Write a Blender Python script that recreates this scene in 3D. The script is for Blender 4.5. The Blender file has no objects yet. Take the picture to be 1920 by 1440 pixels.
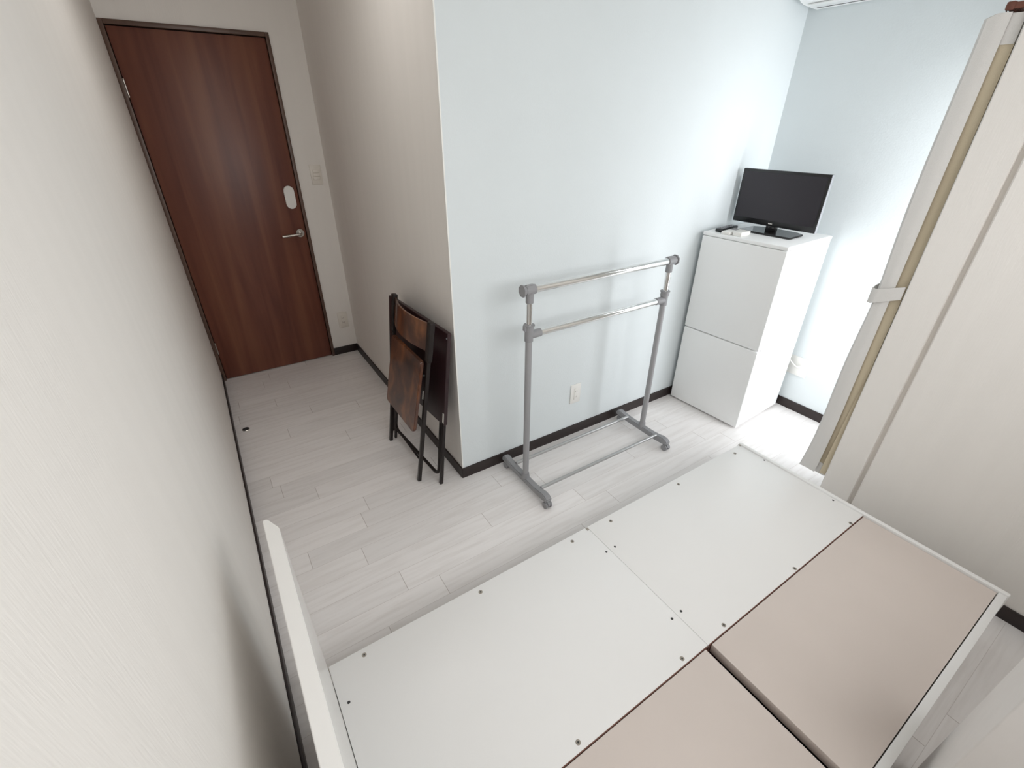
import bpy, bmesh, math, random
from mathutils import Vector, Matrix, Euler
random.seed(7)
PI = math.pi
C = bpy.context.scene
COL = C.collection

# ------------------------------------------------------------------ camera, world, light, exposure
CAM = Vector((-0.7865, -1.6713, 1.599))
YAW, PITCH, ROLL, FPX = 0.5756, -0.5185, 0.0040, 863.93
F = Vector((math.sin(YAW)*math.cos(PITCH), math.cos(YAW)*math.cos(PITCH), math.sin(PITCH)))
R = F.cross(Vector((0, 0, 1))).normalized()
U = R.cross(F)
R2 = R*math.cos(ROLL)+U*math.sin(ROLL); U2 = -R*math.sin(ROLL)+U*math.cos(ROLL)
cam = bpy.data.cameras.new('camera'); cam.sensor_width = 36; cam.lens = 36*FPX/1920; cam.clip_start = 0.01
cob = bpy.data.objects.new('camera', cam); COL.objects.link(cob)
cob.matrix_world = Matrix(((R2.x, U2.x, -F.x, CAM.x), (R2.y, U2.y, -F.y, CAM.y), (R2.z, U2.z, -F.z, CAM.z), (0, 0, 0, 1)))
C.camera = cob
C.view_settings.view_transform = 'Standard'; C.view_settings.look = 'None'
C.view_settings.gamma = 1; C.view_settings.use_curve_mapping = False
C.view_settings.exposure = 0.47
C.cycles.max_bounces = 14; C.cycles.diffuse_bounces = 10; C.cycles.glossy_bounces = 6
C.cycles.transparent_max_bounces = 8; C.cycles.sample_clamp_indirect = 6
w = bpy.data.worlds.new('sky'); C.world = w; w.use_nodes = True
w.node_tree.nodes['Background'].inputs[0].default_value = (0.85, 0.92, 1, 1)
w.node_tree.nodes['Background'].inputs[1].default_value = 1.5
def area(name, loc, rot, sx, sy, power, col, shape='RECTANGLE', spread=PI):
    l = bpy.data.lights.new(name, 'AREA'); l.shape = shape; l.size = sx
    if shape == 'RECTANGLE': l.size_y = sy
    l.energy = power; l.color = col; l.spread = spread
    o = bpy.data.objects.new(name, l); COL.objects.link(o); o.location = loc; o.rotation_euler = rot
    return o
PW, PR, PC = 11, 18.5, 1.4
# daylight entering through the balcony window (lamp stands outdoors behind the glass)
area('window_daylight', (1.83, -1.22, 1.0), (PI/2, 0, 0), 0.42, 1.70, PW, (0.97, 0.985, 1.0), spread=2.4)
# two added fill lights, both unseen: behind the camera and under the ceiling
area('rear_fill_light', (0.15, -2.22, 1.50), (PI/2-0.42, 0, 0), 1.60, 1.20, PR, (0.99, 0.995, 1.0), spread=2.6)
area('ceiling_fill_light', (-0.45, 0.30, 2.295), (0, 0, 0), 0.40, 0.40, PC, (1.0, 0.98, 0.95), 'DISK')

# ------------------------------------------------------------------ materials
def mat(name, col, rough=0.6, metal=0.0, spec=0.5, noise=0.0, nscale=20, bump=0.0, bscale=200, stretch=(1, 1, 1), coat=0.0, col2=None):
    m = bpy.data.materials.new(name); m.use_nodes = True
    nt = m.node_tree; b = nt.nodes['Principled BSDF']
    b.inputs['Roughness'].default_value = rough; b.inputs['Metallic'].default_value = metal
    b.inputs['Specular IOR Level'].default_value = spec; b.inputs['Coat Weight'].default_value = coat
    tc = nt.nodes.new('ShaderNodeTexCoord'); mp = nt.nodes.new('ShaderNodeMapping'); mp.inputs['Scale'].default_value = stretch
    nt.links.new(tc.outputs['Object'], mp.inputs[0])
    n = nt.nodes.new('ShaderNodeTexNoise'); n.inputs['Scale'].default_value = nscale; n.inputs['Detail'].default_value = 4
    nt.links.new(mp.outputs[0], n.inputs['Vector'])
    cr = nt.nodes.new('ShaderNodeValToRGB')
    c2 = col2 if col2 else tuple(c*(1-noise) for c in col)
    cr.color_ramp.elements[0].position = 0.35; cr.color_ramp.elements[0].color = (*c2, 1)
    cr.color_ramp.elements[1].position = 0.65; cr.color_ramp.elements[1].color = (*col, 1)
    nt.links.new(n.outputs['Fac'], cr.inputs[0]); nt.links.new(cr.outputs[0], b.inputs['Base Color'])
    if bump:
        n2 = nt.nodes.new('ShaderNodeTexNoise'); n2.inputs['Scale'].default_value = bscale; n2.inputs['Detail'].default_value = 3
        nt.links.new(mp.outputs[0], n2.inputs['Vector'])
        bp = nt.nodes.new('ShaderNodeBump'); bp.inputs['Strength'].default_value = bump; bp.inputs['Distance'].default_value = 0.002
        nt.links.new(n2.outputs['Fac'], bp.inputs['Height']); nt.links.new(bp.outputs[0], b.inputs['Normal'])
    return m

M = {}
M['wall_white'] = mat('wallpaper_white', (0.80, 0.772, 0.738), 0.85, spec=0.2, noise=0.02, nscale=3, bump=0.2, bscale=45, stretch=(6, 6, 0.5))
M['wall_blue'] = mat('wallpaper_pale_blue', (0.685, 0.73, 0.745), 0.8, spec=0.2, noise=0.02, nscale=3, bump=0.25, bscale=160)
M['ceiling'] = mat('ceiling_paper', (0.86, 0.85, 0.83), 0.9, spec=0.1, bump=0.2)
M['skirting'] = mat('dark_brown_skirting', (0.022, 0.013, 0.012), 0.45, noise=0.2, nscale=30)
M['bead'] = mat('corner_bead', (0.82, 0.82, 0.79), 0.5)
M['bed_white'] = mat('white_melamine', (0.80, 0.795, 0.785), 0.35, spec=0.4, noise=0.01, nscale=3)
M['bed_gloss'] = mat('white_gloss_board', (0.82, 0.81, 0.79), 0.22, spec=0.6, noise=0.01, nscale=3)
M['lid'] = mat('beige_board', (0.66, 0.585, 0.54), 0.62, spec=0.35, noise=0.02, nscale=6)
M['chip'] = mat('raw_brown_chipboard', (0.22, 0.10, 0.075), 0.8, noise=0.4, nscale=200)
M['cam_grey'] = mat('grey_beige_screw_cap', (0.30, 0.27, 0.23), 0.4)
M['hole'] = mat('dark_screw_hole', (0.03, 0.03, 0.03), 0.6)
M['fridge'] = mat('fridge_white', (0.83, 0.835, 0.83), 0.38, spec=0.4, bump=0.0)
M['fridge_gap'] = mat('fridge_gasket_grey', (0.10, 0.10, 0.10), 0.7)
M['grey_plastic'] = mat('grey_plastic', (0.27, 0.27, 0.28), 0.45, noise=0.03)
M['grey_paint'] = mat('grey_painted_steel', (0.33, 0.33, 0.34), 0.38, metal=0.2)
M['chrome'] = mat('chrome', (0.80, 0.80, 0.79), 0.12, metal=1.0)
M['satin_grey'] = mat('satin_grey_steel', (0.46, 0.46, 0.46), 0.32, metal=0.7)
M['steel'] = mat('satin_steel', (0.50, 0.47, 0.43), 0.3, metal=1.0)
M['black_plastic'] = mat('black_plastic', (0.012, 0.012, 0.013), 0.25)
M['gloss_black'] = mat('gloss_black', (0.008, 0.007, 0.008), 0.06)
M['screen'] = mat('lcd_screen', (0.020, 0.016, 0.021), 0.2, spec=0.45)
M['silver'] = mat('silver_plastic', (0.30, 0.31, 0.33), 0.4, metal=0.3)
M['white_plastic'] = mat('white_plastic', (0.78, 0.77, 0.74), 0.4)
M['cream_plastic'] = mat('cream_plastic', (0.74, 0.70, 0.64), 0.45)
M['slot'] = mat('socket_slot', (0.16, 0.13, 0.11), 0.6)
M['slot_light'] = mat('socket_slot_light', (0.45, 0.43, 0.40), 0.6)
M['dark_metal'] = mat('dark_brown_metal', (0.016, 0.011, 0.010), 0.42, metal=0.3)
M['dark_board'] = mat('dark_brown_board', (0.030, 0.012, 0.014), 0.4, noise=0.25, nscale=12, stretch=(8, 1, 8))
M['curtain'] = mat('off_white_curtain_cloth', (0.70, 0.685, 0.665), 0.9, spec=0.1, bump=0.4, bscale=600)
M['lining'] = mat('cream_curtain_lining', (0.62, 0.54, 0.40), 0.9, spec=0.1, bump=0.4, bscale=500)
M['rod_wood'] = mat('reddish_brown_rod', (0.16, 0.055, 0.035), 0.45, noise=0.3, nscale=30)
M['alu'] = mat('aluminium_frame', (0.62, 0.62, 0.62), 0.4, metal=0.5)
M['paper'] = mat('white_paper_sticker', (0.75, 0.73, 0.68), 0.7)
M['cabinet'] = mat('pale_grey_board', (0.80, 0.775, 0.755), 0.5, noise=0.02)

def wood(name, a, b, c, scale=(14, 14, 1.0), rough=0.4, coat=0.0, wscale=1.6):
    m = bpy.data.materials.new(name); m.use_nodes = True; nt = m.node_tree; P = nt.nodes['Principled BSDF']
    P.inputs['Roughness'].default_value = rough; P.inputs['Coat Weight'].default_value = coat
    tc = nt.nodes.new('ShaderNodeTexCoord'); mp = nt.nodes.new('ShaderNodeMapping'); mp.inputs['Scale'].default_value = scale
    nt.links.new(tc.outputs['Object'], mp.inputs[0])
    n = nt.nodes.new('ShaderNodeTexNoise'); n.inputs['Scale'].default_value = wscale; n.inputs['Detail'].default_value = 7; n.inputs['Distortion'].default_value = 0.6
    nt.links.new(mp.outputs[0], n.inputs['Vector'])
    cr = nt.nodes.new('ShaderNodeValToRGB'); e = cr.color_ramp.elements
    e[0].position = 0.3; e[0].color = (*a, 1); e[1].position = 0.72; e[1].color = (*c, 1)
    k = e.new(0.5); k.color = (*b, 1)
    nt.links.new(n.outputs['Fac'], cr.inputs[0]); nt.links.new(cr.outputs[0], P.inputs['Base Color'])
    return m
M['door_wood'] = wood('walnut_door_veneer', (0.105, 0.028, 0.017), (0.148, 0.046, 0.026), (0.19, 0.070, 0.036), (9, 9, 0.55))
M['frame_wood'] = wood('brown_door_frame', (0.085, 0.048, 0.034), (0.105, 0.06, 0.042), (0.125, 0.072, 0.05), (10, 10, 1))
M['chair_wood'] = wood('mottled_brown_chair_board', (0.028, 0.010, 0.006), (0.085, 0.028, 0.012), (0.24, 0.088, 0.030), (1.6, 1.0, 1.6), 0.32, 0.3, 7.0)

# laminate floor: narrow whitewashed planks along X, random butt joints
def floor_mat():
    m = bpy.data.materials.new('whitewashed_plank_floor'); m.use_nodes = True; nt = m.node_tree; P = nt.nodes['Principled BSDF']
    N = nt.nodes.new; L = nt.links.new
    def math_(op, a, b=None):
        n = N('ShaderNodeMath'); n.operation = op; n.inputs[2].default_value = 0.1
        for i, v in enumerate((a, b)):
            if v is None: continue
            if isinstance(v, (int, float)): n.inputs[i].default_value = v
            else: L(v, n.inputs[i])
        return n.outputs[0]
    tc = N('ShaderNodeTexCoord'); sp = N('ShaderNodeSeparateXYZ'); L(tc.outputs['Object'], sp.inputs[0])
    x, y = sp.outputs[0], sp.outputs[1]
    ry = math_('DIVIDE', math_('ADD', y, 5.0-0.135+0.1013*0), 0.1013)
    ry = math_('SUBTRACT', ry, (5.0/0.1013) % 1.0)
    row = math_('FLOOR', ry); fy = math_('FRACT', ry)
    wn = N('ShaderNodeTexWhiteNoise'); wn.noise_dimensions = '1D'; L(row, wn.inputs['W'])
    off = wn.outputs['Value']
    for rid, xj in ((50, -0.662), (48, -0.480), (47, -0.523), (46, -0.781), (45, -0.582), (44, -0.046), (43, -0.488), (42, -0.358), (41, -0.605)):
        eq = math_('COMPARE', row, float(rid)); want = (-((xj+7.0)/0.91)) % 1.0
        d_ = math_('SUBTRACT', want, off); off = math_('ADD', off, math_('MULTIPLY', d_, eq))
    rx = math_('ADD', math_('DIVIDE', math_('ADD', x, 7.0), 0.91), off)
    cx = math_('FLOOR', rx); fx = math_('FRACT', rx)
    dy = math_('MULTIPLY', math_('SUBTRACT', 0.5, math_('ABSOLUTE', math_('SUBTRACT', fy, 0.5))), 0.1013)
    dx = math_('MULTIPLY', math_('SUBTRACT', 0.5, math_('ABSOLUTE', math_('SUBTRACT', fx, 0.5))), 0.91)
    gx = math_('LESS_THAN', dx, 0.0011); gy = math_('LESS_THAN', dy, 0.0007)
    wn2 = N('ShaderNodeTexWhiteNoise'); wn2.noise_dimensions = '2D'
    cb = N('ShaderNodeCombineXYZ'); L(row, cb.inputs[0]); L(cx, cb.inputs[1]); L(cb.outputs[0], wn2.inputs['Vector'])
    # grain
    cb2 = N('ShaderNodeCombineXYZ'); L(math_('MULTIPLY', x, 2.2), cb2.inputs[0]); L(math_('MULTIPLY', y, 26.0), cb2.inputs[1]); L(math_('MULTIPLY', wn2.outputs['Value'], 40.0), cb2.inputs[2])
    n1 = N('ShaderNodeTexNoise'); n1.inputs['Scale'].default_value = 2.0; n1.inputs['Detail'].default_value = 6; L(cb2.outputs[0], n1.inputs['Vector'])
    cr = N('ShaderNodeValToRGB'); e = cr.color_ramp.elements
    e[0].position = 0.30; e[0].color = (0.755, 0.725, 0.71, 1); e[1].position = 0.55; e[1].color = (0.83, 0.805, 0.795, 1)
    L(n1.outputs['Fac'], cr.inputs[0])
    mx = N('ShaderNodeMix'); mx.data_type = 'RGBA'; mx.blend_type = 'MULTIPLY'; mx.inputs[0].default_value = 1
    tint = N('ShaderNodeMapRange'); tint.inputs[3].default_value = 0.95; tint.inputs[4].default_value = 1.03; L(wn2.outputs['Value'], tint.inputs[0])
    L(cr.outputs[0], mx.inputs[6]); L(tint.outputs[0], mx.inputs[7])
    mj = N('ShaderNodeMix'); mj.data_type = 'RGBA'
    jf = math_('MAXIMUM', math_('MULTIPLY', gx, 0.65), math_('MULTIPLY', gy, 0.38)); L(jf, mj.inputs[0])
    L(mx.outputs[2], mj.inputs[6]); mj.inputs[7].default_value = (0.33, 0.27, 0.24, 1)
    L(mj.outputs[2], P.inputs['Base Color']); P.inputs['Roughness'].default_value = 0.42; P.inputs['Specular IOR Level'].default_value = 0.35
    return m
M['floor'] = floor_mat()
g = bpy.data.materials.new('window_glass'); g.use_nodes = True; nt = g.node_tree; nt.nodes.clear()
o_ = nt.nodes.new('ShaderNodeOutputMaterial'); t_ = nt.nodes.new('ShaderNodeBsdfTransparent'); gl = nt.nodes.new('ShaderNodeBsdfGlossy'); gl.inputs['Roughness'].default_value = 0.02
mi = nt.nodes.new('ShaderNodeMixShader'); mi.inputs[0].default_value = 0.06
nt.links.new(t_.outputs[0], mi.inputs[1]); nt.links.new(gl.outputs[0], mi.inputs[2]); nt.links.new(mi.outputs[0], o_.inputs[0])
M['glass'] = g
le = bpy.data.materials.new('fill_lamp_diffuser'); le.use_nodes = True  # faint glow for the shade of the added ceiling lamp
le.node_tree.nodes['Principled BSDF'].inputs['Emission Color'].default_value = (1, 0.95, 0.88, 1)
le.node_tree.nodes['Principled BSDF'].inputs['Emission Strength'].default_value = 0.6
M['fill_diffuser'] = le

# ------------------------------------------------------------------ mesh helpers
def add_box(bm, a, b, bevel=0.0, seg=2, mtx=None):
    a, b = Vector(a), Vector(b)
    lo = Vector([min(a[i], b[i]) for i in range(3)]); hi = Vector([max(a[i], b[i]) for i in range(3)])
    t = bmesh.new(); bmesh.ops.create_cube(t, size=1)
    for v in t.verts: v.co = Vector([lo[i]+(v.co[i]+0.5)*(hi[i]-lo[i]) for i in range(3)])
    if bevel: bmesh.ops.bevel(t, geom=t.edges[:], offset=bevel, segments=seg, profile=0.5, affect='EDGES', clamp_overlap=True)
    merge(bm, t, mtx)
def merge(bm, t, mtx=None):
    if mtx is not None: t.transform(mtx)
    me = bpy.data.meshes.new('tmp'); t.to_mesh(me); t.free(); bm.from_mesh(me); bpy.data.meshes.remove(me)
def add_cyl(bm, p, q, r, r2=None, seg=24, bevel=0.0):
    p, q = Vector(p), Vector(q); d = q-p
    t = bmesh.new(); bmesh.ops.create_cone(t, cap_ends=True, segments=seg, radius1=r, radius2=r if r2 is None else r2, depth=d.length)
    if bevel:
        ed = [e for e in t.edges if abs(e.verts[0].co.z-e.verts[1].co.z) < 1e-6]
        bmesh.ops.bevel(t, geom=ed, offset=bevel, segments=2, affect='EDGES')
    merge(bm, t, Matrix.Translation((p+q)/2) @ d.to_track_quat('Z', 'Y').to_matrix().to_4x4())
def add_prism(bm, pts, z0, z1, bevel=0.0, axis='Z', mtx=None):
    t = bmesh.new()
    def P(u, v, h): return {'Z': (u, v, h), 'X': (h, u, v), 'Y': (u, h, v)}[axis]
    lo = [t.verts.new(P(u, v, z0)) for u, v in pts]; hi = [t.verts.new(P(u, v, z1)) for u, v in pts]
    n = len(pts); t.faces.new(lo[::-1]); t.faces.new(hi)
    for i in range(n): t.faces.new((lo[i], lo[(i+1) % n], hi[(i+1) % n], hi[i]))
    bmesh.ops.recalc_face_normals(t, faces=t.faces[:])
    if bevel: bmesh.ops.bevel(t, geom=t.edges[:], offset=bevel, segments=2, affect='EDGES', clamp_overlap=True)
    merge(bm, t, mtx)
def add_tube(bm, path, r, seg=14, up=Vector((0, 0, 1))):
    path = [Vector(p) for p in path]; rings = []
    t = bmesh.new()
    for i, p in enumerate(path):
        d = (path[min(i+1, len(path)-1)]-path[max(i-1, 0)]).normalized()
        u_ = up if abs(d.dot(up)) < 0.95 else Vector((1, 0, 0))
        a = d.cross(u_).normalized(); b = d.cross(a)
        if rings:  # keep frame continuous
            a0 = rings[-1][1]; a = (a0-d*a0.dot(d)).normalized(); b = d.cross(a)
        rings.append(([t.verts.new(p+(a*math.cos(2*PI*k/seg)+b*math.sin(2*PI*k/seg))*r) for k in range(seg)], a))
    for i in range(len(rings)-1):
        A, B = rings[i][0], rings[i+1][0]
        for k in range(seg): t.faces.new((A[k], A[(k+1) % seg], B[(k+1) % seg], B[k]))
    t.faces.new(rings[0][0][::-1]); t.faces.new(rings[-1][0])
    bmesh.ops.recalc_face_normals(t, faces=t.faces[:])
    merge(bm, t)
def rounded_path(pts, rad, n=6):
    pts = [Vector(p) for p in pts]; out = [pts[0]]
    for i in range(1, len(pts)-1):
        a = (pts[i-1]-pts[i]).normalized(); b = (pts[i+1]-pts[i]).normalized()
        p0 = pts[i]+a*rad; p2 = pts[i]+b*rad
        for k in range(n+1):
            s = k/n; out.append(p0*(1-s)**2+pts[i]*2*s*(1-s)+p2*s*s)
    out.append(pts[-1]); return out
def add_sheet(bm, rows, thick):
    """rows: list of rows of points; solid sheet with thickness"""
    t = bmesh.new(); V = [[t.verts.new(p) for p in r] for r in rows]
    for i in range(len(V)-1):
        for j in range(len(V[0])-1): t.faces.new((V[i][j], V[i][j+1], V[i+1][j+1], V[i+1][j]))
    bmesh.ops.recalc_face_normals(t, faces=t.faces[:])
    bmesh.ops.solidify(t, geom=t.faces[:], thickness=thick)
    merge(bm, t)

MW = {}
SKEW = {}   # a slight sideways skew for the frame of the leaning chair, so that both feet stand on the floor
def obj(name, bm, m, parent=None, smooth=True, label=None, world=True, origin=None):
    o = bpy.data.objects.new(name, None) if bm is None else None
    if parent is not None and world:
        bm.transform(MW[parent.name].inverted())
    if parent is not None and not world and parent.name in SKEW: bm.transform(SKEW[parent.name])
    if parent is None and origin is not None:
        bm.transform(Matrix.Translation(-Vector(origin)))
    me = bpy.data.meshes.new(name); bm.to_mesh(me); bm.free(); me.materials.append(M[m] if isinstance(m, str) else m)
    if smooth:
        for p in me.polygons: p.use_smooth = True
        try: me.set_sharp_from_angle(angle=math.radians(32))
        except Exception: pass
    o = bpy.data.objects.new(name, me); COL.objects.link(o)
    if parent is not None: o.parent = parent
    elif origin is not None: o.location = origin
    base = Matrix.Translation(Vector(origin)) if (parent is None and origin is not None) else Matrix.Identity(4)
    MW[o.name] = MW[parent.name] if parent is not None else base
    if label: o['label'] = label
    return o
def thing(name, label, cat, mtx=(0, 0, 0), group=None):
    o = bpy.data.objects.new(name, None); COL.objects.link(o); o.empty_display_size = 0.1
    if not isinstance(mtx, Matrix): mtx = Matrix.Translation(Vector(mtx))
    o.matrix_world = mtx; MW[o.name] = mtx.copy()
    o['label'] = label; o['category'] = cat
    if group: o['group'] = group
    return o
def tag(o, label, cat, group=None):
    o['label'] = label; o['category'] = cat
    if group: o['group'] = group
    return o
def struct(name, bm, m, label=None, parent=None, smooth=False):
    o = obj(name, bm, m, parent, smooth)
    if parent is None:
        o['kind'] = 'structure'
        if label: o['label'] = label
    return o
def B(*args, **k):
    bm = bmesh.new(); add_box(bm, *args, **k); return bm

# ------------------------------------------------------------------ room shell
XL, XW, X2, YD, YR, ZC, YW = -0.953, 2.072, 1.322, 1.814, -2.30, 2.40, -1.08
bm = B((XL-0.1, YR-0.1, -0.1), (XW+0.1, YD+0.35, 0)); struct('floor', bm, 'floor', 'whitewashed narrow plank laminate floor')
bm = B((XL-0.1, YR-0.1, ZC), (XW+0.1, YD+0.35, ZC+0.1)); struct('ceiling', bm, 'ceiling', 'white papered ceiling')
bm = B((XL-0.1, YR-0.1, 0), (XL, YD+0.1, ZC)); struct('wall_left', bm, 'wall_white', 'off-white papered wall beside the bed head')
bm = bmesh.new(); add_box(bm, (-0.183, YD, 0), (0.1, YD+0.1, ZC)); add_box(bm, (XL, YD, 2.03), (-0.183, YD+0.1, ZC))
struct('wall_back', bm, 'wall_white', 'off-white wall around the wooden door')
bm = bmesh.new(); add_prism(bm, [(0, 0), (0.1, 0.1), (0.1, YD), (0, YD)], 0, ZC); struct('wall_recess', bm, 'wall_white', 'shaded off-white side wall of the door recess')
bm = bmesh.new(); add_prism(bm, [(0, 0), (XW, 0), (XW+0.1, 0.1), (0.1, 0.1)], 0, ZC); struct('wall_front', bm, 'wall_blue', 'pale blue accent wall behind the clothes rack')
bm = bmesh.new(); add_prism(bm, [(XW, 0), (XW, YW), (XW+0.1, YW), (XW+0.1, 0.1)], 0, ZC); struct('wall_right', bm, 'wall_blue', 'pale blue wall beside the fridge')
# wall section beyond the foot of the bed, with a soft vertical joint
bm = bmesh.new(); add_prism(bm, [(X2, YR), (X2, -1.2200), (X2+0.003, -1.2160), (X2+0.024, -1.2130), (X2+0.024, -1.1990), (X2, -1.1970), (X2, YW-0.004), (X2+0.004, YW), (X2+0.12, YW), (X2+0.12, YR)], 0, ZC)
struct('wall_partition', bm, 'wall_white', 'off-white wall section at the foot of the bed')
WX0, WX1, WZ0, WZ1 = 1.60, 2.045, 0.06, 1.84
bm = bmesh.new()
add_box(bm, (X2+0.12, YW-0.1, 0), (WX0, YW, ZC)); add_box(bm, (WX1, YW-0.1, 0), (XW+0.1, YW, ZC))
add_box(bm, (WX0, YW-0.1, WZ1), (WX1, YW, ZC)); add_box(bm, (WX0, YW-0.1, 0), (WX1, YW, WZ0))
struct('wall_window', bm, 'wall_white', 'wall holding the balcony window')
bm = B((XL, YR-0.1, 0), (X2+0.12, YR, ZC)); struct('wall_rear', bm, 'wall_white', 'wall behind the photographer')
# window
bm = bmesh.new()
for a, b in (((WX0, 0, WZ0), (WX0+0.03, 0, WZ1)), ((WX1-0.03, 0, WZ0), (WX1, 0, WZ1)), ((WX0, 0, WZ0), (WX1, 0, WZ0+0.03)), ((WX0, 0, WZ1-0.03), (WX1, 0, WZ1))):
    add_box(bm, (a[0], YW-0.07, a[2]), (b[0], YW-0.02, b[2]), 0.003)
wf = struct('window_1', bm, 'alu', 'tall balcony window with aluminium frame', smooth=True)
bm = B((WX0+0.03, YW-0.048, WZ0+0.03), (WX1-0.03, YW-0.042, WZ1-0.03)); obj('pane', bm, 'glass', wf, False)
bm = B(((WX0+WX1)/2-0.015, YW-0.06, WZ0+0.03), ((WX0+WX1)/2+0.015, YW-0.03, WZ1-0.03), bevel=0.002); obj('sash_bar', bm, 'alu', wf)
# made-up frosted window in the rear wall, added to go with the fill light
bm = bmesh.new()
for a, b in (((-0.53, 0.88), (-0.50, 2.02)), ((0.80, 0.88), (0.83, 2.02)), ((-0.53, 0.87), (0.83, 0.90)), ((-0.53, 2.0), (0.83, 2.03))):
    add_box(bm, (a[0], YR, a[1]), (b[0], YR+0.03, b[1]), 0.003)
wr_ = struct('added_rear_window', bm, 'alu', 'added frosted window, unseen, set behind the rear fill light', smooth=True)
obj('pane', B((-0.50, YR+0.001, 0.90), (0.80, YR+0.008, 2.0)), 'white_plastic', wr_, False)
# skirting boards
T, ZB = 0.008, 0.058
def skirt(side, a, b):
    struct('baseboard_'+side, B((a[0], a[1], 0), (b[0], b[1], ZB), bevel=0.0012), 'skirting', smooth=True)
skirt('left', (XL, YR), (XL+T, YD-0.02))
skirt('back', (-0.183, YD-T), (0, YD))
bm = bmesh.new()
add_prism(bm, [(0, YD-T), (0, 0.0), (-T*0.0, 0.0), (0, 0), (-T, 0.006), (-T, YD-T)][0:1]+[(-T, YD-T), (-T, -0.001), (0, 0)], 0, ZB)
struct('baseboard_recess', bm, 'skirting')
bm = bmesh.new()
add_prism(bm, [(0, 0), (-T, -0.001), (-T*0.8, -T*0.75), (-0.002, -T), (XW-T, -T), (XW-T, 0)], 0, ZB)
struct('baseboard_front', bm, 'skirting')
skirt('right', (XW-T, YW), (XW, 0))
skirt('partition', (X2-T, YR), (X2, YW+0.0))
skirt('rear', (XL+T, YR), (X2-T, YR+T))
bm = bmesh.new(); add_box(bm, (-0.0012, -0.0012, ZB), (0.0035, 0.0035, ZC)); struct('trim_1', bm, 'bead', 'light corner bead on the wall corner')

# ------------------------------------------------------------------ door
bm = bmesh.new()
fy0, fy1 = YD-0.012, YD+0.08
add_box(bm, (XL, fy0, 0), (-0.932, fy1, 2.03), 0.002); add_box(bm, (-0.202, fy0, 0), (-0.183, fy1, 2.03), 0.002)
add_box(bm, (-0.932, fy0, 2.009), (-0.202, fy1, 2.03), 0.002)
add_box(bm, (-0.932, fy1-0.03, 0), (-0.202, fy1, 2.009))
struct('trim_2', bm, 'frame_wood', 'dark brown door frame', smooth=True)
dr = obj('door_1', B((-0.9285, YD+0.004, 0.006), (-0.2055, YD+0.04, 2.004), bevel=0.0015), 'door_wood', origin=(-0.93, YD+0.004, 0)); dr['kind'] = 'structure'; dr['label'] = 'walnut brown wood-grain flush door with lever handle'
for z in (1.742, 0.243):
    bm = bmesh.new(); add_cyl(bm, (-0.929, YD-0.002, z-0.042), (-0.929, YD-0.002, z+0.042), 0.0045, bevel=0.001); obj('hinge', bm, 'steel', dr)
yf = YD+0.004
bm = bmesh.new()
pts = [(-0.258+0.030*math.cos(a)*1.0, 1.162+(0.036 if a < PI else -0.036)+0.030*math.sin(a)) for a in [PI*i/12 for i in range(13)]+[PI+PI*i/12 for i in range(13)]]
pts2 = []
for i in range(13): a = PI*i/12; pts2.append((-0.258+0.031*math.cos(a), 1.162+0.039+0.031*math.sin(a)))
for i in range(13): a = PI+PI*i/12; pts2.append((-0.258+0.031*math.cos(a), 1.162-0.039+0.031*math.sin(a)))
add_prism(bm, pts2, yf-0.018, yf, axis='Y', bevel=0.003)
obj('lock_cover', bm, 'white_plastic', dr, label='pale grey oval lock cover')
bm = bmesh.new(); add_cyl(bm, (-0.243, yf, 0.934), (-0.243, yf-0.009, 0.934), 0.026, bevel=0.002)
hr = obj('handle_rosette', bm, 'steel', dr, label='round satin steel rosette')
bm = bmesh.new(); add_tube(bm, rounded_path([(-0.243, yf-0.005, 0.934), (-0.243, yf-0.050, 0.934), (-0.362, yf-0.050, 0.930)], 0.016), 0.0085)
obj('lever', bm, 'steel', hr)

# ------------------------------------------------------------------ wall plates
def plate(label, cat, name, c, n, wdt, hgt, kind, pm, sm, group=None):
    """c centre on wall, n outward normal axis: 'y' faces -Y, 'x' faces -X"""
    mtx = Matrix.Translation(Vector(c)) @ (Matrix.Rotation(0, 4, 'Z') if n == 'y' else Matrix.Rotation(-PI/2, 4, 'Z'))
    t = thing(name, label, cat, mtx)
    obj('cover_plate', B((-wdt/2, -0.007, -hgt/2), (wdt/2, 0, hgt/2), bevel=0.0022), pm, t, world=False)
    if kind in ('socket2',):
        obj('socket_face', B((-0.012, -0.010, -0.036), (0.012, -0.006, 0.036), bevel=0.001), pm, t, world=False)
        for z in (0.017, -0.017):
            for sx in (-0.005, 0.005):
                obj('slot', B((sx-0.0013, -0.0106, z-0.005), (sx+0.0013, -0.0098, z+0.005)), sm, t, world=False)
    if kind == 'switch':
        for z in (0.022, 0, -0.022):
            obj('rocker', B((-0.021, -0.0115, z-0.0095), (0.021, -0.006, z+0.0095), bevel=0.0015), pm, t, world=False)
    if kind == 'coax':
        bm = bmesh.new(); add_cyl(bm, (0.02, -0.004, 0.005), (0.02, -0.011, 0.005), 0.019, bevel=0.001); obj('socket_face', bm, pm, t, world=False)
    return t
plate('small white double wall socket low on pale blue wall behind the clothes rack', 'wall socket', 'wall_socket', (0.719, 0, 0.274), 'y', 0.070, 0.120, 'socket2', 'white_plastic', 'slot_light')
plate('cream double wall socket between door frame and recess corner', 'wall socket', 'wall_socket', (-0.074, YD, 0.272), 'y', 0.070, 0.120, 'socket2', 'cream_plastic', 'slot')
plate('cream light switch on the wall beside the door', 'light switch', 'light_switch', (-0.069, YD, 1.288), 'y', 0.070, 0.120, 'switch', 'cream_plastic', 'slot')
ws = plate('wide white wall socket with cable plugged in beside the fridge', 'wall socket', 'wall_socket', (XW, -0.512, 0.292), 'x', 0.118, 0.120, 'coax', 'white_plastic', 'slot_light')
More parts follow.
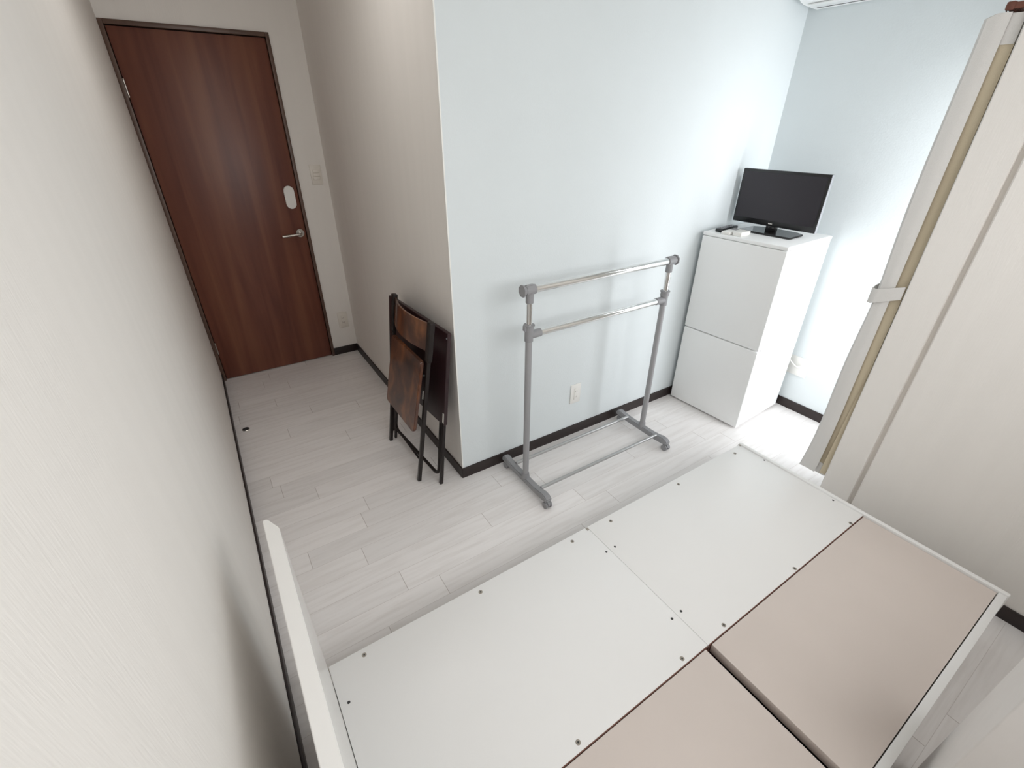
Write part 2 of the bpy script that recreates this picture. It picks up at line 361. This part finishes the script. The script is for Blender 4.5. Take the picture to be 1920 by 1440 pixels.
bm = bmesh.new()
add_cyl(bm, (XW-0.010, -0.530, 0.296), (XW-0.036, -0.527, 0.299), 0.0085, 0.0065, bevel=0.001)
cable = thing('antenna_cable', 'thin white cable plugged into the wall socket beside the fridge', 'cable', (XW-0.011, -0.531, 0.297))
obj('plug', bm, 'white_plastic', cable)
bm = bmesh.new(); add_tube(bm, rounded_path([(XW-0.034, -0.527, 0.299), (XW-0.050, -0.515, 0.306), (XW-0.038, -0.462, 0.335), (XW-0.022, -0.40, 0.34), (XW-0.022, -0.30, 0.25), (XW-0.022, -0.28, 0.06)], 0.02), 0.0032); obj('cord', bm, 'white_plastic', cable)

# floor door-stop cup
fs = thing('door_stop_cup', 'small dark oval door catch set in the floor near the left wall', 'door stop', (-0.892, 1.074, 0))
bm = bmesh.new(); add_cyl(bm, (-0.892, 1.074, 0.0), (-0.892, 1.074, 0.003), 0.021, 0.0195, bevel=0.0006); obj('cup_plate', bm, 'steel', fs)
bm = bmesh.new(); add_cyl(bm, (-0.892, 1.074, 0.002), (-0.892, 1.074, 0.0036), 0.0175); obj('cup_recess', bm, 'hole', fs)

# ------------------------------------------------------------------ bed
ZT = 0.230
bed = thing('bed_frame', 'white bed frame without mattress, flat boards and headboard', 'bed', (0.15, -1.25, 0))
BX0, BX1, BY0, BY1 = -0.820, 1.132, -0.757, -1.745
YM = -1.309
def part(name, m, a, b, bevel=0.001, label=None, parent=None):
    return obj(name, B(a, b, bevel=bevel), m, parent or bed, label=label)
# headboard with clipped corner
bm = bmesh.new()
hx0, hx1 = -0.850, -0.8215
add_prism(bm, [(hx0, -0.747), (hx0+0.010, -0.747), (hx1, -0.787), (hx1, -1.795), (hx0, -1.795)], 0.0, 0.822, bevel=0.0012)
obj('headboard', bm, 'bed_gloss', bed)
d1 = part('deck_panel', 'bed_white', (BX0, BY0, ZT-0.018), (0.1555, YM, ZT), 0.0008)
d2 = part('deck_panel', 'bed_white', (0.1567, BY0, ZT-0.018), (BX1-0.001, YM, ZT), 0.0008)
for x0, x1, d in ((BX0, 0.1555, d1), (0.1567, BX1-0.001, d2)):
    part('raw_edge', 'chip', (x0+0.004, YM-0.0022, ZT-0.030), (x1-0.002, YM-0.0002, ZT-0.0010), 0.0, 'reddish brown raw board edge', d)
part('lid', 'lid', (0.1695, YM-0.0040, ZT-0.038), (BX1-0.0045, -1.7210, ZT-0.002), 0.0015, 'beige storage lid nearest the foot end')
part('lid', 'lid', (BX0+0.002, YM-0.0040, ZT-0.038), (0.1410, -1.7210, ZT-0.002), 0.0015, 'beige storage lid nearest the headboard')
part('side_rail', 'bed_white', (BX0, -1.7235, 0.0), (BX1, -1.745, ZT+0.001), 0.0015)
part('side_rail', 'bed_white', (BX0, BY0-0.022, 0.05), (BX1, BY0-0.040, ZT-0.018), 0.001)
part('foot_board', 'bed_white', (BX1, -0.752, 0.0), (BX1+0.020, -1.750, ZT+0.006), 0.006)
part('centre_divider', 'chip', (BX0+0.01, YM-0.002, 0.02), (BX1-0.01, YM+0.018, ZT-0.032), 0.0)
part('cross_divider', 'chip', (0.147, YM-0.004, 0.02), (0.163, -1.72, ZT-0.060), 0.0)
part('base_board', 'hole', (BX0+0.01, BY0-0.06, 0.012), (BX1-0.01, -1.72, 0.022), 0.0)
for x in (-0.60, -0.10, 0.42, 0.92):
    part('support_foot', 'bed_white', (x-0.02, BY0-0.05, 0.0), (x+0.02, BY0-0.09, ZT-0.018), 0.001)
# bracket ends showing in the joints along the long edge
for x, y in ((-0.827, -0.765), (0.150, -0.763), (1.128, -0.758)):
    part('joint_bracket', 'cam_grey', (x-0.004, y-0.010, ZT-0.018), (x+0.006, y+0.004, ZT+0.0006), 0.0005)
def unproj(u, v, z):
    r = F+R2*((u-960)/FPX)-U2*((v-720)/FPX); return CAM+r*((z-CAM.z)/r.z)
caps = [(-0.640, -0.790), (-0.271, -0.789)]
for u, v in ((683, 1228), (901, 1110), (1073, 1015), (1145, 977), (1272, 908), (1378, 850), (1084, 1392), (1279, 1235), (1357, 1172), (1490, 1066), (1595, 981)):
    p = unproj(u, v, ZT); d = d1 if p.x < 0.156 else d2
    bm = bmesh.new(); add_cyl(bm, (p.x, p.y, ZT-0.004), (p.x, p.y, ZT+0.0006), 0.0072, 0.0068, bevel=0.0002)
    s = obj('screw_cap', bm, 'cam_grey', d)
    bm = bmesh.new()
    add_cyl(bm, (p.x, p.y, ZT), (p.x, p.y, ZT+0.0011), 0.0026, seg=12); obj('screw_recess', bm, 'hole', d)
for u, v in ((654, 1317), (1137, 1035), (1153, 1025), (1260, 1160), (1277, 1146), (1562, 938), (1433, 863)):
    p = unproj(u, v, ZT); d = d1 if p.x < 0.156 else d2
    bm = bmesh.new(); add_cyl(bm, (p.x, p.y, ZT-0.004), (p.x, p.y, ZT+0.0005), 0.0042, seg=16); obj('screw_hole', bm, 'hole', d)

# ------------------------------------------------------------------ cabinet beside the bed (only a corner shows)
cb = thing('storage_cabinet', 'pale grey cabinet corner in front of the bed, lower right', 'cabinet', (0.36, -1.95, 0))
obj('carcass', B((0.178, -1.797, 0.0), (0.500, -2.15, 0.98), bevel=0.004, seg=3), 'cabinet', cb)
obj('top_board', B((0.174, -1.793, 0.98), (0.504, -2.155, 1.00), bevel=0.003), 'cabinet', cb)

# ------------------------------------------------------------------ clothes rack
rk = thing('clothes_rack', 'grey and chrome rolling clothes rack by the pale blue wall', 'clothes rack', (0.65, -0.22, 0))
RX = (0.237, 1.060)
yp = -0.222
for i, x in enumerate(RX):
    s = -1 if i == 0 else 1
    # foot: slim bar with bulged ends
    bm = bmesh.new()
    pf = [(-0.018, 0.060), (-0.030, 0.040), (-0.034, 0.062), (-0.055, 0.068), (-0.11, 0.060), (-0.20, 0.056), (-0.25, 0.056), (-0.33, 0.060), (-0.385, 0.068), (-0.415, 0.062), (-0.425, 0.045), (-0.418, 0.034), (-0.38, 0.030), (-0.33, 0.028), (-0.11, 0.028), (-0.05, 0.032), (-0.026, 0.036)]
    pf = [(-0.024, 0.050), (-0.034, 0.066), (-0.055, 0.071), (-0.085, 0.064), (-0.12, 0.059), (-0.30, 0.059), (-0.345, 0.064), (-0.375, 0.071), (-0.402, 0.068), (-0.418, 0.054), (-0.416, 0.040), (-0.385, 0.034), (-0.33, 0.030), (-0.11, 0.030), (-0.05, 0.034), (-0.028, 0.038)]
    add_prism(bm, pf, x-0.017, x+0.017, axis='X', bevel=0.004)
    ft = obj('foot_bar', bm, 'grey_plastic', rk)
    bm = bmesh.new(); add_cyl(bm, (x, yp, 0.050), (x, yp, 0.085), 0.021, 0.0165, bevel=0.002); obj('pole_socket', bm, 'grey_plastic', ft)
    for y in (-0.050, -0.400):
        bm = bmesh.new()
        yc = y-0.006
        add_cyl(bm, (x, y, 0.042), (x, y, 0.026), 0.012)
        add_prism(bm, [(yc+0.019*math.cos(a), 0.020+0.019*math.sin(a)) for a in [0.15+i*0.285 for i in range(11)]], x-0.006, x+0.006, axis='X')
        cs = obj('caster', bm, 'grey_plastic', rk)
        for dx in (-0.0125, 0.0125):
            bm = bmesh.new(); add_cyl(bm, (x+dx-0.0055, yc, 0.0180), (x+dx+0.0055, yc, 0.0180), 0.0178, bevel=0.002); obj('wheel', bm, 'grey_plastic', cs)
    bm = bmesh.new(); add_cyl(bm, (x, yp, 0.07), (x, yp, 0.835), 0.0148); obj('lower_pole', bm, 'grey_paint', rk)
    bm = bmesh.new(); add_cyl(bm, (x, yp, 0.80), (x, yp, 1.01), 0.0128); obj('upper_pole', bm, 'chrome', rk)
    # lower tee joint with locking collar
    bm = bmesh.new(); add_cyl(bm, (x, yp, 0.795), (x, yp, 0.845), 0.0185, bevel=0.0015); add_cyl(bm, (x, yp, 0.823), (x-s*0.060, yp, 0.823), 0.0180, 0.0172, bevel=0.0015)
    tj = obj('tee_joint', bm, 'grey_plastic', rk)
    bm = bmesh.new(); add_cyl(bm, (x, yp, 0.843), (x, yp, 0.868), 0.0205, bevel=0.001); add_cyl(bm, (x, yp, 0.864), (x, yp, 0.870), 0.0242, bevel=0.001)
    for k in range(18):
        a = 2*PI*k/18; add_box(bm, (x+0.019*math.cos(a)-0.0013, yp+0.019*math.sin(a)-0.0013, 0.845), (x+0.019*math.cos(a)+0.0013, yp+0.019*math.sin(a)+0.0013, 0.864))
    add_box(bm, (x+s*0.018, yp-0.008, 0.846), (x+s*0.027, yp+0.008, 0.868), 0.002)
    obj('locking_collar', bm, 'grey_plastic', tj)
    # upper tee joint, its sleeve and the turn knob
    bm = bmesh.new(); add_cyl(bm, (x, yp, 0.963), (x, yp, 1.012), 0.0165, bevel=0.0015); add_cyl(bm, (x-s*0.024, yp, 1.018), (x+s*0.024, yp, 1.018), 0.0202, bevel=0.0015)
    add_box(bm, (x-0.020, yp-0.006, 1.034), (x+0.016, yp+0.006, 1.0395), 0.001)
    tu = obj('tee_joint', bm, 'grey_plastic', rk)
    bm = bmesh.new(); add_cyl(bm, (x+s*0.021, yp, 1.018), (x+s*0.032, yp, 1.018), 0.0185, bevel=0.001)
    pts = [((0.0255 if k % 2 else 0.0232)*math.cos(2*PI*k/16), (0.0255 if k % 2 else 0.0232)*math.sin(2*PI*k/16)) for k in range(16)]
    xx0, xx1 = sorted((x+s*0.031, x+s*0.039)); add_prism(bm, [(yp+a, 1.018+b) for a, b in pts], xx0, xx1, axis='X', bevel=0.001)
    obj('turn_knob', bm, 'grey_plastic', tu)
bm = bmesh.new(); add_cyl(bm, (RX[0]+0.01, yp, 1.018), (RX[1]-0.01, yp, 1.018), 0.0162, seg=32); obj('top_rail', bm, 'chrome', rk)
bm = bmesh.new(); add_cyl(bm, (RX[0]+0.03, yp, 0.823), (RX[1]-0.03, yp, 0.823), 0.0150, seg=32); obj('lower_rail', bm, 'chrome', rk)
for y in (-0.337, -0.117):
    bm = bmesh.new(); add_cyl(bm, (RX[0]+0.012, y, 0.062), (RX[1]-0.012, y, 0.062), 0.0085); obj('shelf_bar', bm, 'satin_grey', rk)

# ------------------------------------------------------------------ fridge
fang = 0.052
FM = Matrix.Translation((1.563, -0.502, 0)) @ Matrix.Rotation(fang, 4, 'Z')
fr = thing('fridge', 'white two-door fridge in the corner under the small television', 'fridge', FM)
FW, FD, FH = 0.471, 0.462, 1.068
def fpart(name, m, a, b, bevel=0.004, seg=3, parent=fr): return obj(name, B(a, b, bevel=bevel, seg=seg), m, parent, world=False)
fpart('body', 'fridge', (0.044, 0.002, 0.015), (FD, FW-0.002, FH-0.012), 0.004)
fpart('top_panel', 'fridge', (0.0, 0, FH-0.014), (FD+0.002, FW, FH+0.006), 0.005)
fpart('gasket', 'fridge_gap', (0.030, 0.006, 0.03), (0.046, FW-0.006, FH-0.016), 0.0, 1)
fpart('door', 'fridge', (0.0, 0.0, 0.5135), (0.0405, FW, FH-0.016), 0.006)
fpart('door', 'fridge', (0.0, 0.0, 0.012), (0.0405, FW, 0.5085), 0.006)
for x, y in ((0.05, 0.04), (0.05, FW-0.04), (FD-0.05, 0.04), (FD-0.05, FW-0.04)):
    bm = bmesh.new(); add_cyl(bm, (x, y, 0), (x, y, 0.017), 0.016); obj('levelling_foot', bm, 'fridge_gap', fr, world=False)

# ------------------------------------------------------------------ television on the fridge
ZF = FH+0.006
TM = Matrix.Translation((1.800, -0.262, ZF)) @ Matrix.Rotation(0.03, 4, 'Z')
tv = thing('television', 'small black flat television standing on the white fridge', 'television', TM)
TWd, TH = 0.452, 0.272
z0 = 0.036
def tpart(name, m, a, b, bevel=0.002, seg=2, parent=tv, label=None): return obj(name, B(a, b, bevel=bevel, seg=seg), m, parent, world=False, label=label)
tpart('bezel', 'black_plastic', (-0.014, -TWd/2, z0), (0.010, TWd/2, z0+TH), 0.003)
tpart('rear_shell', 'black_plastic', (0.009, -TWd/2+0.03, z0+0.02), (0.045, TWd/2-0.03, z0+TH-0.03), 0.012)
tpart('edge_trim', 'silver', (-0.0125, -TWd/2-0.0022, z0+0.001), (0.006, -TWd/2+0.001, z0+TH-0.001), 0.001, label='silver edge')
tpart('screen', 'screen', (-0.0150, -TWd/2+0.013, z0+0.028), (-0.0135, TWd/2-0.013, z0+TH-0.013), 0.0)
bm = bmesh.new()
for k in range(4): add_box(bm, (-0.0152, -0.004+k*0.0055, z0+0.0105), (-0.0140, -0.004+k*0.0055+0.0042, z0+0.0155))
obj('maker_mark', bm, 'paper', tv, world=False, label='tiny pale mark under the screen')
bm = bmesh.new(); add_box(bm, (-0.012, -0.028, 0.008), (0.014, 0.028, z0+0.012), 0.004); obj('neck', bm, 'gloss_black', tv, world=False)
bm = bmesh.new()
pts = [(-0.085, -0.145), (-0.085, 0.13), (-0.075, 0.14), (0.06, 0.14), (0.085, 0.10), (0.095, 0.0), (0.085, -0.105), (0.06, -0.145), (-0.075, -0.150)]
add_prism(bm, pts, 0.0, 0.010, bevel=0.003); obj('stand_base', bm, 'gloss_black', tv, world=False)

# remotes and the little box
RM = Matrix.Translation((1.668, -0.085, ZF)) @ Matrix.Rotation(0.14, 4, 'Z')
rm = thing('remote_control', 'black remote control with grey buttons on top of the fridge', 'remote control', RM)
obj('case', B((-0.088, -0.022, 0), (0.088, 0.022, 0.018), bevel=0.005, seg=3), 'black_plastic', rm, world=False)
for i in range(8):
    for j in range(3):
        obj('button', B((-0.070+i*0.017, -0.013+j*0.010, 0.0175), (-0.070+i*0.017+0.009, -0.013+j*0.010+0.006, 0.0195), bevel=0.001), 'silver' if (i+j) % 3 == 0 else 'grey_plastic', rm, world=False)
WM = Matrix.Translation((1.618, -0.150, ZF)) @ Matrix.Rotation(0.10, 4, 'Z')
wr = thing('remote_control', 'flat white remote control beside the black one on the fridge', 'remote control', WM)
obj('case', B((-0.065, -0.024, 0), (0.065, 0.024, 0.016), bevel=0.004, seg=3), 'white_plastic', wr, world=False)
obj('display', B((0.012, -0.016, 0.0155), (0.052, 0.016, 0.0168)), 'grey_plastic', wr, world=False)
obj('button', B((-0.035, -0.010, 0.0155), (-0.012, 0.010, 0.0175), bevel=0.001), 'white_plastic', wr, world=False)
WM = Matrix.Translation((1.606, -0.213, ZF)) @ Matrix.Rotation(0.05, 4, 'Z')
wb = thing('power_adapter', 'small white box in front of the television base on the fridge', 'adapter', WM)
obj('case', B((-0.036, -0.024, 0), (0.052, 0.026, 0.022), bevel=0.004, seg=3), 'white_plastic', wb, world=False)
obj('seam', B((-0.0363, -0.0243, 0.0105), (0.0523, 0.0263, 0.0115)), 'cream_plastic', wb, world=False)

# ------------------------------------------------------------------ air conditioner high in the corner
ac = thing('air_conditioner', 'white wall air conditioner high in the corner over the fridge', 'air conditioner', (XW, -0.44, 2.085))
bm = bmesh.new()
prof = [(XW-0.001, 2.085), (XW-0.05, 2.085), (XW-0.15, 2.092), (XW-0.205, 2.115), (XW-0.225, 2.15), (XW-0.228, 2.33), (XW-0.215, 2.36), (XW-0.001, 2.365)]
t = bmesh.new(); add_prism(t, prof, -0.845, -0.040, axis='Y', bevel=0.010); merge(bm, t)
obj('casing', bm, 'fridge', ac)
obj('louver', B((XW-0.145, -0.80, 2.0845), (XW-0.055, -0.075, 2.0895), bevel=0.002), 'fridge', ac)
obj('outlet_slot', B((XW-0.051, -0.80, 2.0835), (XW-0.047, -0.070, 2.0865)), 'fridge_gap', ac)

# ------------------------------------------------------------------ curtain, rod, tieback
cu = thing('curtain', 'drawn off-white curtain bunched at the wall corner beside window', 'curtain', (1.40, -1.03, 0.16))
def curtain_rows(prof, zs, fn):
    return [[fn(x, y, z) for x, y in prof] for z in zs]
zs = [0.165+i*(1.868-0.165)/40 for i in range(41)]+[1.873, 1.878]
def fn(x, y, z):
    tie = math.exp(-((z-1.0)/0.18)**2)
    low = max(0, (0.50-z)/0.34)
    out = min(1, max(0, (y+1.04)/0.06))
    yy = y+out*(0.002*math.sin(z*8+x*30)-0.008*tie+0.012*low*low)+0.008*low*low*math.sin(x*95)
    if z > 1.868: yy -= out*0.022*(z-1.868)/0.010
    return (x-0.004*low, yy, z+(0.008*math.sin(x*120) if z < 0.17 else 0))
prof = []
key = [(1.338, -1.040), (1.334, -1.015), (1.337, -0.985), (1.345, -0.976), (1.352, -0.990), (1.357, -1.020), (1.364, -1.040), (1.372, -1.020), (1.380, -0.985), (1.388, -0.974), (1.396, -0.995), (1.404, -1.035), (1.412, -1.042), (1.420, -1.0), (1.430, -0.975), (1.440, -1.0), (1.450, -1.04), (1.460, -1.01), (1.472, -0.978), (1.486, -1.02), (1.50, -1.045), (1.515, -0.985), (1.53, -1.03), (1.545, -1.045), (1.56, -0.985), (1.575, -1.03)]
for i in range(len(key)-1):
    for k in range(3):
        s = k/3; prof.append((key[i][0]*(1-s)+key[i+1][0]*s, key[i][1]*(1-s)+key[i+1][1]*s))
prof.append(key[-1])
bm = bmesh.new(); add_sheet(bm, curtain_rows(prof, zs, fn), 0.0016); obj('front_cloth', bm, 'curtain', cu)
def fn2(x, y, z):
    low = max(0, (0.5-z)/0.34)
    return (x+0.003*math.sin(z*6), y+0.012*low*(1 if y > -1.05 else 0), z)
zl = [0.215+i*(1.805-0.215)/30 for i in range(31)]
lin = [(1.350, -1.072), (1.349, -1.050), (1.351, -1.030), (1.358, -1.012), (1.368, -1.046), (1.378, -1.066), (1.40, -1.05), (1.43, -1.066), (1.46, -1.05), (1.50, -1.068), (1.54, -1.05), (1.57, -1.066)]
bm = bmesh.new(); add_sheet(bm, curtain_rows(lin, zl, fn2), 0.0012); obj('lining', bm, 'lining', cu, label='cream lining')
lin2 = [(x-0.0022, y) for x, y in lin]
bm = bmesh.new(); add_sheet(bm, curtain_rows(lin2, [0.160+0.0115*i for i in range(6)], fn2), 0.003); obj('hem', bm, 'curtain', cu, label='off-white bottom hem')
bm = bmesh.new(); add_sheet(bm, curtain_rows(lin2, [1.80+0.015*i for i in range(6)], fn2), 0.003); obj('header', bm, 'curtain', cu)
# loose inner pleats at the bottom
bm = bmesh.new()
add_sheet(bm, [[(1.345, -1.0745, z), (1.342, -1.0735+0.011*max(0, (0.75-z)/0.57), z), (1.3395, -1.0730+0.022*max(0, (0.75-z)/0.57), z)] for z in [0.170+i*0.058 for i in range(11)]], 0.0015)
obj('pleat', bm, 'lining', cu)
# tieback band around the bundle
bm = bmesh.new()
ring = [(1.327, -1.074), (1.325, -1.04), (1.325, -1.00), (1.327, -0.984), (1.336, -0.970), (1.40, -0.960), (1.560, -0.960), (1.59, -0.98), (1.59, -1.05), (1.57, -1.074)]
rows = []
for z in (0, 0.33, 0.67, 1.0):
    rows.append([(x, y, (0.985+0.040*max(0, min(1, (-0.985-y)/0.09)))*(1-z)+(1.043+0.030*max(0, min(1, (-0.985-y)/0.09)))*z) for x, y in ring])
add_sheet(bm, rows, 0.0025)
tb = obj('curtain_tieback', bm, 'curtain', origin=(1.40, -1.02, 1.0)); tag(tb, 'white cloth tieback band around the bunched curtain', 'tieback')
rd = thing('curtain_rod', 'reddish brown curtain rod with bracket, top right corner', 'curtain rod', (1.70, -1.03, 1.89))
bm = bmesh.new(); add_cyl(bm, (1.338, -1.028, 1.892), (2.066, -1.028, 1.892), 0.0105, bevel=0.001); obj('rod', bm, 'rod_wood', rd)
bm = bmesh.new(); add_box(bm, (1.334, -1.079, 1.884), (1.346, -1.028, 1.900), 0.002); add_box(bm, (1.332, -1.040, 1.882), (1.350, -1.019, 1.903), 0.004); obj('bracket', bm, 'rod_wood', rd)
bm = bmesh.new(); add_box(bm, (2.050, -1.079, 1.880), (2.068, -1.016, 1.903), 0.003); obj('bracket', bm, 'rod_wood', rd)
for x in (1.36, 1.39, 1.42, 1.45, 1.475):
    bm = bmesh.new(); add_tube(bm, [(x, -1.028+0.013*math.cos(a), 1.890+0.013*math.sin(a)) for a in [2*PI*k/16 for k in range(17)]], 0.0013, seg=8, up=Vector((1, 0, 0))); obj('ring', bm, 'rod_wood', rd)

# made-up ceiling lamp, added to brighten the door end of the room
cl = thing('added_ceiling_lamp', 'added round white ceiling lamp, unseen, brightening the door end', 'ceiling lamp', (-0.45, 0.30, ZC))
bm = bmesh.new(); add_cyl(bm, (-0.45, 0.30, ZC-0.015), (-0.45, 0.30, ZC), 0.16, bevel=0.003); obj('mount', bm, 'white_plastic', cl)
bm = bmesh.new(); add_cyl(bm, (-0.45, 0.30, ZC-0.09), (-0.45, 0.30, ZC-0.015), 0.19, 0.21, seg=48, bevel=0.012); obj('shade', bm, 'fill_diffuser', cl)

# ------------------------------------------------------------------ folded furniture leaning on the recess wall
def frame_matrix(bottom, top, left_dir):
    v = (Vector(top)-Vector(bottom)).normalized(); u = Vector(left_dir); u = (u-v*u.dot(v)).normalized()
    n = u.cross(v)            # points to -X, away from the wall
    if n.x > 0: n = -n
    return Matrix(((u.x, v.x, n.x, bottom[0]), (u.y, v.y, n.y, bottom[1]), (u.z, v.z, n.z, bottom[2]), (0, 0, 0, 1)))
# folding table: local x = toward door, y = up the lean, z = into the room
TBM = frame_matrix((-0.139, 0.300, 0.004), (-0.047, 0.292, 0.820), (-0.050, 0.594, 0.0))
tb = thing('folding_table', 'dark brown folding table leaning on recess wall behind the folded chair', 'folding table', TBM)
H2 = 0.816; hw = 0.295
bm = bmesh.new(); add_box(bm, (-hw, 0.352, -0.012), (hw, H2, 0.008), 0.004, seg=3); obj('table_top', bm, 'dark_board', tb, world=False)
for s in (-1, 1):
    bm = bmesh.new(); add_box(bm, (s*(hw-0.013)-0.0085, 0.0, -0.008), (s*(hw-0.013)+0.0085, 0.37, 0.009), 0.0025); obj('leg', bm, 'dark_metal', tb, world=False)
bm = bmesh.new(); add_tube(bm, rounded_path([(-hw+0.040, 0.40, 0.0), (-hw+0.040, 0.035, 0.0), (hw-0.055, 0.035, 0.0), (hw-0.055, 0.40, 0.0)], 0.045), 0.0085); obj('folding_leg_frame', bm, 'dark_metal', tb, world=False)
bm = bmesh.new(); add_cyl(bm, (-hw+0.006, H2-0.024, 0.0075), (-hw+0.006, H2-0.024, 0.0105), 0.0042, seg=12, bevel=0.001); obj('rivet', bm, 'silver', tb, world=False)
bm = bmesh.new(); add_box(bm, (-hw+0.002, 0.365, 0.0082), (-hw+0.013, 0.418, 0.0090)); obj('paper_sticker', bm, 'paper', tb, world=False, label='small white sticker')

# folding chair
CHM = frame_matrix((-0.203, 0.302, 0.0), (-0.102, 0.210, 0.872), (0.0, 1.0, 0.0))
ch = thing('folding_chair', 'folded chair with mottled brown wooden seat and dark metal frame', 'folding chair', CHM)
vv = Vector((0.101, -0.092, 0.872)).normalized(); nn = Vector((0, 1, 0)).cross(vv).normalized()
if nn.x > 0: nn = -nn
SKEW[ch.name] = CHM.inverted() @ Matrix(((0, vv.x, nn.x, -0.203), (1, vv.y, nn.y, 0.302), (0, vv.z, nn.z, 0.0015), (0, 0, 0, 1)))
hc = 0.205; HC = 0.886
def post(s, t_=0.0): return s*(hc-0.012*t_)
for s in (-1, 1):
    bm = bmesh.new()
    xo = s*hc; xt = s*(hc+0.006)
    t = bmesh.new(); add_box(t, (-0.0095, 0, -0.010), (0.0095, HC, 0.008), 0.003)
    for v in t.verts: v.co.x += xo+(xt-xo)*v.co.y/HC; v.co.x += s*0.006*(v.co.y/HC)*0
    merge(bm, t)
    t = bmesh.new(); add_box(t, (-0.0170, 0.70, -0.012), (0.0170, HC+0.002, 0.012), 0.005, seg=3)   # flared top where the back bolts on
    for v in t.verts: v.co.x += xt+0.001*s
    merge(bm, t)
    obj('front_leg', bm, 'dark_metal', ch, world=False)
    bm = bmesh.new(); t = bmesh.new(); add_box(t, (s*(hc-0.028)-0.008, 0.030, -0.024), (s*(hc-0.028)+0.008, 0.56, -0.011), 0.003); merge(bm, t)
    obj('rear_leg', bm, 'dark_metal', ch, world=False)
    bm = bmesh.new(); add_cyl(bm, (s*(hc-0.008), 0.625, 0.007), (s*(hc-0.008), 0.625, 0.0105), 0.0042, seg=12, bevel=0.001); obj('rivet', bm, 'silver', ch, world=False)
bm = bmesh.new(); add_cyl(bm, (-hc+0.02, 0.105, -0.017), (hc-0.02, 0.105, -0.017), 0.0055); obj('crossbar', bm, 'dark_metal', ch, world=False)
bm = bmesh.new(); add_cyl(bm, (-hc+0.02, 0.60, -0.014), (hc-0.02, 0.60, -0.014), 0.006); obj('crossbar', bm, 'dark_metal', ch, world=False)
bm = bmesh.new(); add_box(bm, (-hc+0.001, 0.500, 0.0082), (-hc+0.011, 0.545, 0.0092)); obj('paper_sticker', bm, 'paper', ch, world=False, label='small white sticker')
# curved back board
rows = []
for j in range(7):
    yv = 0.745+0.130*j/6
    rows.append([((-1+2*i/16)*(hc-0.008), yv, 0.002+0.034*(1-(-1+2*i/16)**2)) for i in range(17)])
bm = bmesh.new(); add_sheet(bm, rows, 0.008); obj('backrest', bm, 'chair_wood', ch, world=False)
# seat board folded up against the frame
bm = bmesh.new()
sw = 0.178
outl = []
for (cx_, cy_, a0) in ((sw-0.018, 0.700-0.018, 0), (-sw+0.018, 0.700-0.018, 90), (-sw-0.004+0.022, 0.318+0.022, 180), (sw+0.004-0.022, 0.318+0.022, 270)):
    for k in range(6):
        a = math.radians(a0+k*18); r_ = 0.018 if a0 < 180 else 0.022
        outl.append((cx_+r_*math.cos(a), cy_+r_*math.sin(a)))
t = bmesh.new(); add_prism(t, outl, 0.0, 0.016, bevel=0.003)
for v in t.verts: v.co.z += 0.014+0.018*(0.70-v.co.y)/0.38; v.co.x += -0.024
merge(bm, t); obj('seat', bm, 'chair_wood', ch, world=False)
